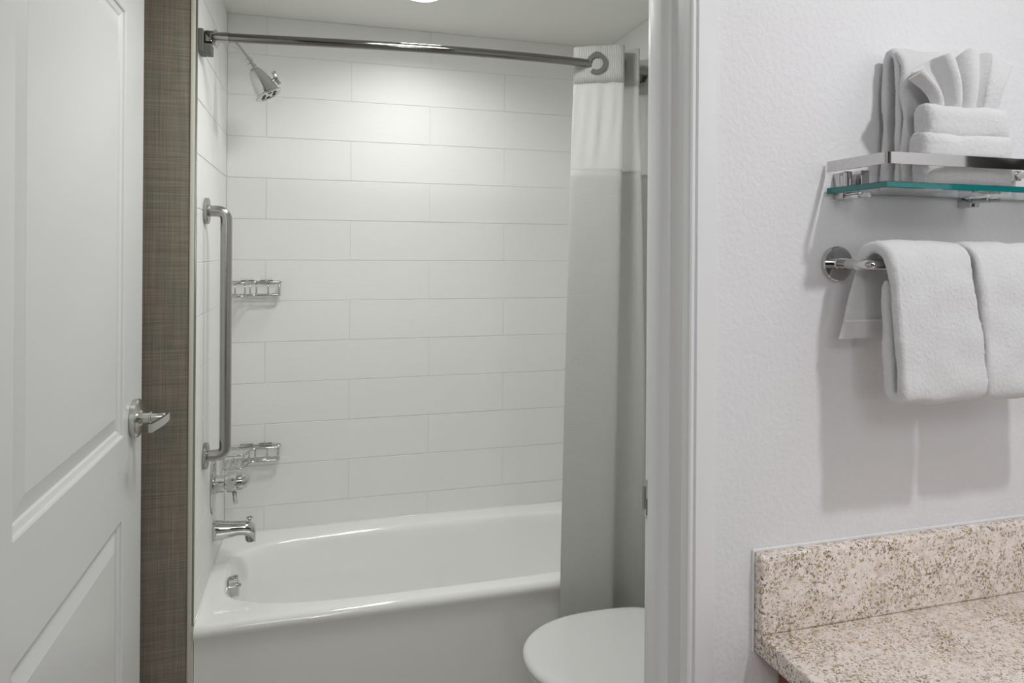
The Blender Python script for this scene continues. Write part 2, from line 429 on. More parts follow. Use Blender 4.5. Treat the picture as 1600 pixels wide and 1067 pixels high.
obj('lever', bm, 'satin_nickel', hd, True, 30)
bm = bmesh.new(); lathe(bm, [(.0065, 0), (.0065, .0015), (.004, .002)], (DX+.0745, hy+.002, hz), (1, 0, 0), 20); obj('privacy_button', bm, 'chrome', hd, True, 30)
bm = bmesh.new()
for z in (.25, 1.07, 1.88): tube(bm, [(DX+.004, DY0-.004, z-.045), (DX+.004, DY0-.004, z+.045)], .006, 10)
obj('hinge', bm, 'satin_nickel', door, True, 30)
bm = bmesh.new(); lathe(bm, [(.044, 0), (.0455, .002), (.0455, .012), (.02, .0148), (.0115, .017), (.0115, .055)], (DX-DT, hy, hz), (-1, 0, 0), 32)
obj('door_handle', bm, 'satin_nickel', door, True, 35)

# ------------------------------------------------------------------ bathtub
def superring(bm, cx, cy, a, b, z, n, N_=128, zfun=None):
    vs = []
    for j in range(N_):
        th = 2*PI*j/N_; c, s = math.cos(th), math.sin(th)
        r = 1/((abs(c)/1)**n+(abs(s)/1)**n)**(1/n)
        vs.append(bm.verts.new((cx+a*r*c, cy+b*r*s, z)))
    return vs
tub = thing('bathtub', 'white alcove bathtub with smooth apron, set between the tiled walls', 'bathtub', (TX/2, -.335, 0))
TO = (TX/2, -.335, 0)
bm = bmesh.new(); rings = []
ox, oy = TX/2, -.3375; A_, B_ = TX/2-.0015, .3365
def rectring(d, z):
    # back and end edges stay on the walls, the front moves in by d
    y0, y1 = -.674+d, -.001
    return superring(bm, ox, (y0+y1)/2, TX/2-.0003, (y1-y0)/2, z, 500)
for d, z in ((.014, .004), (.014, .30), (.012, .335), (.004, .346)): rings.append(rectring(d, z))
for k in range(6):
    a = k/5*PI/2; rings.append(rectring(.020-.020*math.cos(a), .358+.022*math.sin(a)))
bx, by = .745, -.345
# rolled inner lip and basin
lip = [(.712, .276, .380), (.704, .268, .3790), (.697, .261, .3755), (.692, .256, .370), (.687, .251, .360)]
for a, b, z in lip: rings.append(superring(bm, bx, by, a, b, z, 3.7))
basin = [(.680, .246, .33, 3.4, 0), (.668, .238, .28, 3.3, -.002), (.652, .229, .22, 3.2, -.006), (.628, .216, .16, 3.1, -.012), (.600, .200, .11, 3.0, -.018), (.560, .175, .08, 2.8, -.025), (.48, .13, .066, 2.6, -.03), (.3, .07, .062, 2.4, -.04), (.1, .02, .060, 2.2, -.05)]
for a, b, z, n_, dx in basin: rings.append(superring(bm, bx+dx, by, a, b, z, n_))
for A, B in zip(rings, rings[1:]):
    for j in range(128): bm.faces.new((A[j], A[(j+1) % 128], B[(j+1) % 128], B[j]))
bm.faces.new(rings[-1]); off(bm, TO)
obj('shell', bm, 'porcelain', tub, True, 50)
# overflow plate on the drain end
OP = Vector((.079, -.368, .350))
bm = bmesh.new(); ax = Vector((1, .05, .06)).normalized()
lathe(bm, [(.030, -.02), (.033, .001), (.033, .006), (.030, .0095), (.012, .0115), (.001, .012)], OP, ax, 36)
off(bm, TO); ovf = obj('overflow_plate', bm, 'chrome', tub, True, 35)
bm = bmesh.new(); lathe(bm, [(.005, .010), (.006, .0135), (.004, .016), (.0005, .0165)], OP, ax, 16); off(bm, TO); obj('screw', bm, 'chrome', ovf, True, 35)
bm = bmesh.new(); lathe(bm, [(.034, 0), (.034, .004), (.026, .006), (.02, .004), (.001, .003)], (.25, by, .062), (0, 0, 1), 32); off(bm, TO); obj('drain', bm, 'chrome', tub, True, 35)

# ------------------------------------------------------------------ tub spout
o0 = (0, -.285, .50)
sp = thing('tub_spout', 'chrome bathtub spout with pull-up diverter knob', 'spout', o0)
bm = bmesh.new(); path = []; secs = []
prof = [(0, .502, .0275, .031), (.010, .502, .0275, .031), (.03, .501, .026, .028), (.055, .501, .024, .0245), (.08, .502, .023, .021), (.100, .502, .0225, .020), (.116, .498, .0215, .0205), (.127, .489, .020, .020), (.131, .478, .0185, .014)]
R0 = []
for i, (x, z, ry, rz) in enumerate(prof):
    ring = []
    for j in range(28):
        a = 2*PI*j/28; c, s = math.cos(a), math.sin(a)
        yy = -.285+ry*(abs(c)**.75)*(1 if c > 0 else -1); zz = z+rz*(abs(s)**.75)*(1 if s > 0 else -1)
        if x > .09 and s < 0: zz -= (x-.09)*.35
        ring.append(bm.verts.new((x, yy, zz)))
    R0.append(ring)
for A, B in zip(R0, R0[1:]):
    for j in range(28): bm.faces.new((A[j], A[(j+1) % 28], B[(j+1) % 28], B[j]))
bm.faces.new(R0[0][::-1]); bm.faces.new(R0[-1]); off(bm, o0); obj('spout_body', bm, 'chrome', sp, True, 50)
bm = bmesh.new(); tube(bm, [(.113, -.285, .484), (.115, -.285, .462)], [.0165, .0155], 24, cap=True)
lathe(bm, [(.0155, 0), (.0125, 0), (.0120, -.006), (.001, -.006)], (.115, -.285, .462), (0, 0, 1), 24, cap=False); off(bm, o0); obj('outlet', bm, 'dark_chrome', sp, True, 35)
bm = bmesh.new(); lathe(bm, [(.0035, 0), (.0035, .014), (.005, .016), (.0095, .019), (.0105, .0215), (.0095, .024), (.002, .0245)], (.112, -.285, .512), (0, 0, 1), 20); off(bm, o0); obj('diverter_knob', bm, 'chrome', sp, True, 35)

# ------------------------------------------------------------------ tub valve
o0 = (0, -.31, .66)
va = thing('shower_valve', 'chrome pressure balancing shower valve with tall oval plate above the spout', 'valve', o0)
bm = bmesh.new(); R0 = []
for d, k in ((0, .97), (.002, 1.), (.004, .985), (.0065, .90), (.0078, .6), (.008, .02)):
    R0.append([bm.verts.new((d, -.31+.060*k*math.cos(2*PI*j/48), .664+.099*k*math.sin(2*PI*j/48))) for j in range(48)])
for A, B in zip(R0, R0[1:]):
    for j in range(48): bm.faces.new((A[j], A[(j+1) % 48], B[(j+1) % 48], B[j]))
bm.faces.new(R0[0][::-1]); bm.faces.new(R0[-1]); off(bm, o0); obj('escutcheon', bm, 'chrome', va, True, 40)
bm = bmesh.new(); lathe(bm, [(.031, .006), (.031, .012), (.029, .0125), (.029, .016), (.0265, .0165), (.0265, .038), (.025, .040)], (0, -.31, .66), (1, 0, 0), 36); off(bm, o0); obj('collar', bm, 'chrome', va, True, 30)
bm = bmesh.new(); lathe(bm, [(.023, .040), (.023, .044), (.031, .045), (.033, .050), (.034, .072), (.032, .075), (.028, .076), (.0275, .092), (.026, .093), (.024, .100), (.018, .108), (.010, .1125), (.001, .114)], (0, -.31, .664), (1, 0, 0), 36)
off(bm, o0); k_ = obj('knob', bm, 'chrome', va, True, 30)
bm = bmesh.new(); tube(bm, [(.068, -.322, .638), (.073, -.350, .622), (.076, -.362, .612)], [.0075, .0065, .0075], 16)
off(bm, o0); obj('lever', bm, 'chrome', k_, True, 40)
for sx, sz in ((.009, .745), (.009, .583)):
    bm = bmesh.new(); lathe(bm, [(.004, 0), (.004, .0015), (.002, .0025)], (sx-.002, -.31, sz), (1, 0, 0), 12)
    off(bm, o0); obj('screw', bm, 'chrome', va, True, 35)

# ------------------------------------------------------------------ shower head
o0 = (0, -.317, 2.10)
sh = thing('shower_fixture', 'chrome bell shaped shower head on a bent arm under the rod', 'shower head', o0)
arm = arc_path([(0, -.317, 2.103), (.055, -.317, 2.103), (.118, -.317, 2.022)], .045, 8)
bm = bmesh.new(); tube(bm, arm, .0085, 16); off(bm, o0); obj('arm', bm, 'chrome', sh, True, 40)
bm = bmesh.new(); lathe(bm, [(.030, 0), (.029, .004), (.018, .011), (.011, .013), (.009, .013)], (0, -.317, 2.103), (1, 0, 0), 32); off(bm, o0); obj('flange', bm, 'chrome', sh, True, 40)
ax = Vector((.50, -.04, -.86)).normalized(); P0 = Vector((.103, -.317, 2.040))
bm = bmesh.new(); lathe(bm, [(.0105, -.006), (.0125, -.004), (.0125, .010), (.010, .012), (.010, .016), (.0135, .018), (.0135, .028), (.012, .030)], P0, ax, 24); off(bm, o0); obj('swivel_nut', bm, 'chrome', sh, True, 30)
P1 = P0+ax*.028
bm = bmesh.new(); lathe(bm, [(.012, 0), (.0180, .005), (.0225, .013), (.0280, .030), (.0320, .048), (.0350, .066), (.0370, .082), (.0378, .090), (.0435, .093), (.0455, .0955), (.0455, .0985), (.043, .1), (.036, .0995), (.035, .0975)], P1, ax, 48, cap=False)
off(bm, o0); bd = obj('bell', bm, 'chrome', sh, True, 30)
bm = bmesh.new(); lathe(bm, [(.036, .0975), (.001, .0975)], P1, ax, 48, cap=False); off(bm, o0); obj('face_plate', bm, 'satin_nickel', sh, True, 30)
u_ = ax.cross(Vector((0, 1, 0))).normalized(); v_ = ax.cross(u_)
for j in range(6):
    a = 2*PI*j/6+.3; c_ = P1+ax*.0975+(u_*math.cos(a)+v_*math.sin(a))*.022
    bm = bmesh.new(); lathe(bm, [(.0065, 0), (.0065, .0018), (.004, .0022), (.0005, .0022)], c_, ax, 14); off(bm, o0); obj('nozzle', bm, 'nozzle_rubber', bd, True, 40)
side = (Vector((1, 0, 0))-ax*ax.x).normalized()
S0 = P1+ax*.060+side*.032
bm = bmesh.new(); lathe(bm, [(.006, 0), (.0065, .008), (.010, .010), (.010, .017), (.006, .020)], S0, side, 20)
hh = S0+side*.015
tube(bm, [hh-ax*.024+side*.004, hh-ax*.010+side*.001, hh+ax*.010, hh+ax*.020+side*.002], [.0075, .005, .005, .0065], 12)
off(bm, o0); obj('spray_lever', bm, 'chrome', sh, True, 40)

# ------------------------------------------------------------------ grab bar
o0 = (0, -.503, 1.16)
gb = thing('grab_bar', 'brushed steel grab bar standing upright on tiled wall beside the tub', 'grab bar', o0)
yb, ybl = -.507, -.499
pth = arc_path([(.004, yb, 1.537), (.0595, yb, 1.537), (.0595, ybl, .806), (.004, ybl, .806)], .055, 14)
# insert intermediate points for a smooth straight
bm = bmesh.new(); tube(bm, pth, .0165, 24); off(bm, o0); obj('bar', bm, 'brushed_steel', gb, True, 50)
for z, y in ((1.537, yb), (.806, ybl)):
    bm = bmesh.new(); lathe(bm, [(.038, 0), (.039, .002), (.039, .010), (.037, .012), (.0185, .013), (.0168, .016)], (0, y, z), (1, 0, 0), 40); off(bm, o0); obj('flange', bm, 'brushed_steel', gb, True, 35)

# ------------------------------------------------------------------ soap baskets
def soap_basket(zr, label):
    o0 = (0.02, -.02, zr)
    t = thing('soap_basket', label, 'soap basket', o0, 'wire soap baskets in the alcove corner')
    zb = zr-.047; r = .0028
    # L-shaped plan following the corner
    plan = [(.006, -.006), (.194, -.006), (.194, -.052), (.095, -.060), (.078, -.130), (.006, -.130)]
    def loop(z, ins=0., rad=.014):
        c = []; cxm, cym = .07, -.05
        pts = [Vector((x+(ins if x < cxm else -ins), y+(ins if y < -.05 else -ins), z)) for x, y in plan]
        n_ = len(pts)
        for i in range(n_):
            a, b, d = pts[i-1], pts[i], pts[(i+1) % n_]; p0 = b+(a-b).normalized()*rad; p2 = b+(d-b).normalized()*rad
            for s in range(6):
                q = s/5; c.append((1-q)**2*p0+2*q*(1-q)*b+q*q*p2)
        return c
    bm = bmesh.new(); tube(bm, loop(zr), .0036, 10, closed=True); off(bm, o0); obj('top_rail', bm, 'chrome', t, True)
    bm = bmesh.new(); tube(bm, loop(zb, .003), .0032, 10, closed=True); off(bm, o0); obj('bottom_rail', bm, 'chrome', t, True)
    for i, (x, y) in enumerate([(.188, -.048), (.188, -.012), (.150, -.052), (.110, -.057), (.090, -.075), (.077, -.120), (.045, -.129), (.012, -.126)]):
        bm = bmesh.new(); tube(bm, [(x, y, zr), (x, y, zb)], r, 8); off(bm, o0); obj('upright_wire', bm, 'chrome', t, True)
    for x in (.03, .048, .066): 
        bm = bmesh.new(); tube(bm, [(x, -.009, zb), (x, -.127, zb)], r*.8, 8); off(bm, o0); obj('base_wire', bm, 'chrome', t, True)
    for y in (-.018, -.030, -.042):
        bm = bmesh.new(); tube(bm, [(.07, y, zb), (.190, y, zb)], r*.8, 8); off(bm, o0); obj('base_wire', bm, 'chrome', t, True)
    for x0, x1 in ((.052, .098), (.118, .164)):
        bm = bmesh.new(); box(bm, x0, x1, -.007, 0, zr-.006, zr+.006, .0015, 1); off(bm, o0); mp = obj('mounting_plate', bm, 'dark_chrome', t, True, 35)
        bm = bmesh.new(); lathe(bm, [(.0055, 0), (.0055, .003), (.003, .006), (.0005, .0065)], ((x0+x1)/2, -.007, zr+.004), (0, -1, 0), 16); off(bm, o0); obj('screw', bm, 'chrome', mp, True, 35)
    bm = bmesh.new(); box(bm, 0, .007, -.105, -.055, zr-.006, zr+.006, .0015, 1); off(bm, o0); obj('mounting_plate', bm, 'dark_chrome', t, True, 35)
    return t
soap_basket(1.305, 'chrome wire soap basket in the alcove corner, the upper one at mid grab bar height')
soap_basket(.700, 'chrome wire soap basket in the alcove corner, the lower one just above the valve')

# ------------------------------------------------------------------ curtain rod (bowed)
o0 = (0, -.62, 2.02)
rod = thing('shower_curtain_rod', 'dark chrome bowed shower curtain rod spanning the tub alcove', 'curtain rod', o0)
def bez(pts, n):
    # Catmull-Rom through the points
    P = [Vector(p) for p in pts]; P = [2*P[0]-P[1]]+P+[2*P[-1]-P[-2]]; out = []
    for i in range(1, len(P)-2):
        for s in range(n):
            t_ = s/n; a, b, c, d = P[i-1], P[i], P[i+1], P[i+2]
            out.append(.5*((2*b)+(-a+c)*t_+(2*a-5*b+4*c-d)*t_*t_+(-a+3*b-3*c+d)*t_**3))
    out.append(P[-2]); return out
RZ = 2.019
rp = bez([(.030, -.628, RZ), (.066, -.642, RZ), (.29, -.673, RZ), (.54, -.700, RZ), (.807, -.716, RZ), (1.108, -.708, RZ), (1.364, -.660, RZ), (1.465, -.630, RZ)], 10)
bm = bmesh.new(); tube(bm, rp, .0127, 20); off(bm, o0); obj('rod', bm, 'dark_chrome', rod, True, 50)
bm = bmesh.new(); tube(bm, rp[:12], .0145, 20); off(bm, o0); obj('end_sleeve', bm, 'brushed_steel', rod, True, 50)
for x0, s_ in ((0, 1), (TX, -1)):
    def bx_(a, b): return (min(x0+s_*a, x0+s_*b), max(x0+s_*a, x0+s_*b))
    bm = bmesh.new(); a, b = bx_(0, .014); box(bm, a, b, -.655, -.592, RZ-.047, RZ+.018, .002, 1); off(bm, o0); wp = obj('wall_bracket', bm, 'ring_plastic', rod, True, 35)
    bm = bmesh.new(); a, b = bx_(.013, .034); box(bm, a, b, -.646, -.602, RZ-.048, RZ-.020, .0015, 1); off(bm, o0); obj('clamp', bm, 'ring_plastic', wp, True, 35)
    bm = bmesh.new(); a, b = bx_(.016, .040); box(bm, a, b, -.646, -.606, RZ-.016, RZ+.016, .003, 2); off(bm, o0); obj('rod_holder', bm, 'dark_chrome', wp, True, 35)

# ------------------------------------------------------------------ shower curtain
top_p = [(1.100, -.680), (1.112, -.692), (1.150, -.714), (1.195, -.738), (1.226, -.754), (1.240, -.752), (1.245, -.738), (1.244, -.715), (1.243, -.698), (1.249, -.688), (1.262, -.694), (1.282, -.716), (1.296, -.733), (1.305, -.724), (1.306, -.670), (1.312, -.610), (1.335, -.590), (1.365, -.610), (1.400, -.640), (1.435, -.655), (1.462, -.630), (1.480, -.605)]
bot_p = [(1.060, -.695), (1.075, -.705), (1.115, -.722), (1.160, -.742), (1.203, -.758), (1.216, -.752), (1.217, -.738), (1.214, -.722), (1.218, -.712), (1.235, -.712), (1.262, -.722), (1.296, -.730), (1.325, -.748), (1.338, -.742), (1.340, -.715), (1.346, -.692), (1.365, -.690), (1.392, -.705), (1.425, -.722), (1.450, -.715), (1.462, -.700), (1.480, -.690)]
NS = 8
TP = bez([(x, y, 0) for x, y in top_p], NS); BP = bez([(x, y, 0) for x, y in bot_p], NS)
arcl = [0]
for a, b in zip(TP, TP[1:]): arcl.append(arcl[-1]+(b-a).length)
cz_top = 2.072
def curtain_mesh(z0, z1, nz, rip=0., bow=0.):
    bm = bmesh.new(); uvl = bm.loops.layers.uv.new('UVMap'); g = []; K = len(TP)
    for k in range(nz+1):
        z = z1+(z0-z1)*k/nz; row = []
        q = max(0, min(1, (1.95-z)/(1.95-.30))); q = q**.8
        for i in range(K):
            p = TP[i].lerp(BP[i], q); s = arcl[i]
            amp = rip*math.sin(PI*min(1, max(0, (2.0-z)/.33)))
            dy = amp*(math.sin(s*2*PI/.041+1.3*math.sin(z*9))+.9*math.sin(s*2*PI/.067+2*z+1)) + .0022*noise.noise(Vector((s*9, z*3.1, 0)))
            zz = z + (0 if k else 0)
            row.append((bm.verts.new((p.x, p.y+dy, zz)), (s, z)))
        g.append(row)
    for A, B in zip(g, g[1:]):
        for i in range(K-1):
            f = bm.faces.new((A[i][0], A[i+1][0], B[i+1][0], B[i][0]))
            for lp, uvv in zip(f.loops, (A[i][1], A[i+1][1], B[i+1][1], B[i][1])): lp[uvl].uv = uvv
    return bm
o0 = (1.28, -.69, .12)
cu = thing('shower_curtain', 'grey waffle shower curtain with sheer white top, bunched at right end of the rod', 'curtain', o0)
def cpart(name, z0, z1, nz, mat, rip=0., th=.0012, parent=cu):
    bm = curtain_mesh(z0, z1, nz, rip); off(bm, o0)
    me = bpy.data.meshes.new(name); bm.to_mesh(me); bm.free(); o = link(name, me, mat, parent, True)
    s = o.modifiers.new('thick', 'SOLIDIFY'); s.thickness = th; s.offset = 0; return o
cpart('header_band', 1.955, cz_top, 4, 'rib', 0, .002)['label'] = 'ribbed grey header band'
cpart('sheer_panel', 1.676, 1.955, 24, 'sheer', .0030, .0005)['label'] = 'sheer white upper panel'
wfp = cpart('waffle_panel', .13, 1.682, 60, 'waffle', 0, .0016)
wfp['label'] = 'grey waffle weave lower panel'
# side hem down the free edge
bm = bmesh.new(); hp = []
for k in range(41):
    z = .13+(cz_top-.13)*k/40; q = max(0, min(1, (1.95-z)/1.65))**.8; p = TP[0].lerp(BP[0], q); hp.append((p.x+.002, p.y+.002, z))
tube(bm, hp, .0022, 8); off(bm, o0); obj('side_hem', bm, 'rib', cu, True)
# rings: flat split grommets riding on the rod
def ring(center, normal, parent, gap=True, rO=.033, rI=.0195, mat='ring_plastic'):
    n_ = Vector(normal).normalized(); up = Vector((0, 0, 1)); u = up.cross(n_).normalized(); c = Vector(center); bm = bmesh.new(); th = .0022; R_s = []
    K = 44
    for k in range(K+1):
        a = math.radians(-128)+ (2*PI-math.radians(34 if gap else .5))*k/K   # start just after the slit, lower left
        ro = rO
        d = abs((a-PI/2+PI) % (2*PI)-PI)
        if d < .62: ro = rO*math.cos(.62)/math.cos(d)*1.0/math.cos(.62)*(1+.10*(1-d/.62)) if False else rO*(1+.13*(1-d/.62))
        e = (u*math.cos(a)+up*math.sin(a))
        R_s.append([bm.verts.new(c+e*rI-n_*th), bm.verts.new(c+e*ro-n_*th), bm.verts.new(c+e*(ro+.0004)+n_*th), bm.verts.new(c+e*rI+n_*th)])
    for A, B in zip(R_s, R_s[1:]):
        for j in range(4): bm.faces.new((A[j], A[(j+1) % 4], B[(j+1) % 4], B[j]))
    bm.faces.new(R_s[0][::-1]); bm.faces.new(R_s[-1]); off(bm, o0)
    return obj('curtain_ring', bm, mat, parent, True, 30)
def near_rod(x):
    return min(rp, key=lambda p: abs(p.x-x))
ring((1.160, -.7255, RZ-.004), (-.48, -.88, 0), cu)
ring((1.247, -.708, RZ-.004), (-1, -.12, 0), cu)
ring((1.350, -.612, RZ-.006), (-.6, -1, 0), cu, mat='chrome')

# ------------------------------------------------------------------ toilet
o0 = (1.2, -1.13, 0)
to = thing('toilet', 'white toilet with closed oval lid in front of the shower curtain', 'toilet', o0)
def oval(z, x0, x1, hw, N_=72, nf=2.2):
    """egg outline: rounded front towards -x, squarer back"""
    out = []
    xm = x0+(x1-x0)*.52
    for j in range(N_):
        a = 2*PI*j/N_; c, s = math.cos(a), math.sin(a)
        if c < 0: k = nf; ax_ = xm-x0
        else: k = 3.2; ax_ = x1-xm
        r = 1/((abs(c))**k+(abs(s))**k)**(1/k); out.append((xm+ax_*r*c, -1.13+hw*r*s, z))
    return out
def loft(name, secs, mat, parent, cap0=True, cap1=True, auto=50):
    bm = bmesh.new(); R_s = [[bm.verts.new(p) for p in s] for s in secs]; n_ = len(R_s[0])
    for A, B in zip(R_s, R_s[1:]):
        for j in range(n_): bm.faces.new((A[j], A[(j+1) % n_], B[(j+1) % n_], B[j]))
    if cap0: bm.faces.new(R_s[0][::-1])
    if cap1: bm.faces.new(R_s[-1])
    off(bm, o0); return obj(name, bm, mat, parent, True, auto)
X0 = .820; X1 = 1.275; H_ = .190
lid = [oval(.398, X0+.006, X1, H_-.006), oval(.402, X0+.001, X1, H_-.001), oval(.408, X0, X1, H_), oval(.414, X0+.003, X1, H_-.003), oval(.4185, X0+.010, X1, H_-.010), oval(.4205, X0+.022, X1-.01, H_-.022), oval(.4210, X0+.05, X1-.03, H_-.05), oval(.4215, X0+.13, X1-.1, H_-.13)]
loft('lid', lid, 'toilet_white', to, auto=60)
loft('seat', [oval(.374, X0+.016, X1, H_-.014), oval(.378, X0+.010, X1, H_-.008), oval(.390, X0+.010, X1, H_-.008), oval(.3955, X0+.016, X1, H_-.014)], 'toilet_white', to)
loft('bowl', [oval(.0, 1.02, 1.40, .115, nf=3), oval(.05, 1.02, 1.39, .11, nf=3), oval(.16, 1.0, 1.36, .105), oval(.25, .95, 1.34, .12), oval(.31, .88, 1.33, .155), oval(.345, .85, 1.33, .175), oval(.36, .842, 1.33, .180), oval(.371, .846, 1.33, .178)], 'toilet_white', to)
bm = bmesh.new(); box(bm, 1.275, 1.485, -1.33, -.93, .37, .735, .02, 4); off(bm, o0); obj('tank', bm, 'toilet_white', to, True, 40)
bm = bmesh.new(); box(bm, 1.265, 1.49, -1.34, -.92, .738, .768, .010, 3); off(bm, o0); obj('tank_lid', bm, 'toilet_white', to, True, 40)
bm = bmesh.new(); tube(bm, [(1.272, -1.27, .67), (1.262, -1.27, .67), (1.258, -1.25, .668), (1.256, -1.19, .66)], .006, 12); off(bm, o0); obj('flush_lever', bm, 'chrome', to, True)

# ------------------------------------------------------------------ recessed ceiling light over the tub
o0 = (.655, -.41, CZ)
cl = thing('ceiling_light', 'round recessed light in the ceiling above the bathtub', 'light', o0)
bm = bmesh.new(); lathe(bm, [(.080, 0), (.082, -.004), (.078, -.008), (.062, -.009), (.060, -.004), (.060, 0)], (0, 0, 0), (0, 0, 1), 48, cap=False); obj('trim_ring', bm, 'trim_paint', cl, True, 40)
bm = bmesh.new(); lathe(bm, [(.061, -.004), (.058, -.0055), (.03, -.0075), (.001, -.008)], (0, 0, 0), (0, 0, 1), 40); obj('lens', bm, 'lamp_lens', cl, True, 60)
o0 = (.56, -1.08, CZ)  # unseen fixture added to house the bathroom fill
cl = thing('ceiling_light', 'added round ceiling fill light, unseen, between the door and the toilet', 'light', o0)
bm = bmesh.new(); lathe(bm, [(.17, 0), (.17, -.010), (.16, -.012), (.16, 0)], (0, 0, 0), (0, 0, 1), 48, cap=False); obj('trim_ring', bm, 'trim_paint', cl, True, 40)
bm = bmesh.new(); lathe(bm, [(.16, -.004), (.155, -.011), (.001, -.014)], (0, 0, 0), (0, 0, 1), 40); obj('lens', bm, 'lamp_lens', cl, True, 60)

# ------------------------------------------------------------------ vanity: cabinet, countertop
CT = .90; CL = .905
o0 = (1.2, -2.2, 0)
cb = thing('vanity_cabinet', 'reddish wood vanity cabinet under the granite countertop', 'cabinet', o0)
bm = bmesh.new(); box(bm, .945, 1.528, -2.47, W-.002, .10, CT-.03, .002, 1); off(bm, o0); obj('carcass', bm, 'wood', cb, True, 35)
bm = bmesh.new(); box(bm, .975, 1.528, -2.41, W-.002, 0, .10); off(bm, o0); obj('plinth', bm, 'wood', cb)
for x0, x1 in ((.950, 1.235), (1.241, 1.526)):
    bm = bmesh.new(); box(bm, x0, x1, -2.489, -2.47, .12, .84, .003, 1); box(bm, x0+.06, x1-.06, -2.493, -2.488, .18, .78, .003, 1); off(bm, o0); d_ = obj('cabinet_door', bm, 'wood', cb, True, 35)
    xk = x1-.03 if x0 < 1.1 else x0+.03
    bm = bmesh.new(); lathe(bm, [(.005, 0), (.005, .012), (.013, .018), (.012, .024), (.002, .026)], (xk, -2.489, .76), (0, -1, 0), 20); off(bm, o0); obj('knob', bm, 'satin_nickel', d_, True, 35)
o0 = (1.2, -2.2, CT-.03)
ct = thing('countertop', 'speckled beige granite countertop against the white wall', 'countertop', o0)
bm = bmesh.new(); box(bm, CL, 1.53, -2.52, W, CT-.030, CT, .004, 3); off(bm, o0); obj('slab', bm, 'granite', ct, True, 35)
bm = bmesh.new(); box(bm, CL, 1.53, W-.020, W, CT, CT+.108, .004, 3); off(bm, o0); bs = obj('backsplash', bm, 'granite', ct, True, 35)
bm = bmesh.new(); box(bm, CL-.003, 1.53, W-.003, W, CT+.107, CT+.1115, .001, 1); box(bm, CL-.0035, CL, W-.004, W, CT-.03, CT+.1115, .001, 1); off(bm, o0); obj('caulk', bm, 'trim_paint', bs)

# ------------------------------------------------------------------ glass shelf with chrome gallery rail
GX0, GX1, GY, GZ = 1.018, 1.470, -2.055, 1.510
o0 = ((GX0+GX1)/2, W, GZ)
shf = thing('glass_shelf', 'glass wall shelf with green edge and flat chrome rail', 'shelf', o0)
bm = bmesh.new(); box(bm, GX0, GX1, GY, W-.004, GZ-.004, GZ+.004, .0006, 1); off(bm, o0)
gp = obj('glass_panel', bm, ['glass', 'glass_edge'], shf)
for p in gp.data.polygons:
    if abs(p.normal.z) < .3: p.material_index = 1
# gallery rail: flat strip standing on edge, left side, front, right side
def strip(pts, z0, z1, th):
    bm = bmesh.new(); P = [Vector((x, y, 0)) for x, y in pts]; n_ = len(P); A = []
    for i in range(n_):
        d = (P[min(i+1, n_-1)]-P[max(i-1, 0)]).normalized(); nn = Vector((d.y, -d.x, 0))*th/2
        A.append([bm.verts.new((P[i]+nn+Vector((0, 0, z0)))), bm.verts.new((P[i]+nn+Vector((0, 0, z1)))), bm.verts.new((P[i]-nn+Vector((0, 0, z1)))), bm.verts.new((P[i]-nn+Vector((0, 0, z0))))])
    for a, b in zip(A, A[1:]):
        for j in range(4): bm.faces.new((a[j], a[(j+1) % 4], b[(j+1) % 4], b[j]))
    bm.faces.new(A[0][::-1]); bm.faces.new(A[-1]); return bm
rpts = [(v.x, v.y) for v in arc_path([(GX0+.001, W-.006, 0), (GX0+.001, GY, 0), (GX1-.001, GY, 0), (GX1-.001, W-.006, 0)], .006, 6)]
bm = strip(rpts, 1.5365, 1.5515, .0035); off(bm, o0); obj('gallery_rail', bm, 'polished_nickel', shf, True, 25)
for bx0 in (1.039, 1.268):
    # bracket: wall block, clamp around the glass, peg
    if bx0 < 1.1:
        bm = bmesh.new(); box(bm, bx0-.007, bx0+.007, W-.020, W, 1.498, 1.536, .0015, 2); off(bm, o0); br = obj('bracket', bm, 'polished_nickel', shf, True, 35)
        bm = bmesh.new(); box(bm, bx0+.016, bx0+.030, W-.030, W, 1.515, 1.5385, .001, 1); off(bm, o0); obj('rail_support', bm, 'polished_nickel', br, True, 35)
        bm = bmesh.new(); tube(bm, [(bx0-.001, W-.022, 1.517), (bx0-.001, W-.022, 1.5365)], .006, 16); off(bm, o0); obj('post', bm, 'chrome', br, True, 35)
    else:
        bm = bmesh.new(); box(bm, bx0-.008, bx0+.010, W-.022, W, 1.492, 1.506, .0015, 2); off(bm, o0); br = obj('bracket', bm, 'polished_nickel', shf, True, 35)
    bm = bmesh.new(); box(bm, bx0-.006, bx0+.006, W-.048, W-.020, 1.4975, 1.5055, .002, 2); off(bm, o0); obj('clamp', bm, 'chrome', br, True, 35)
    bm = bmesh.new(); tube(bm, [(bx0, W-.040, 1.5005), (bx0, W-.062, 1.5005)], .0032, 14); off(bm, o0); obj('peg', bm, 'satin_nickel', br, True, 35)
bm = bmesh.new(); box(bm, 1.360, 1.374, W-.012, W, 1.536, 1.552, .002, 2); tube(bm, [(1.367, W-.010, 1.544), (1.367, GY+.002, 1.544)], .005, 14); off(bm, o0); obj('rail_support', bm, 'polished_nickel', shf, True, 35)

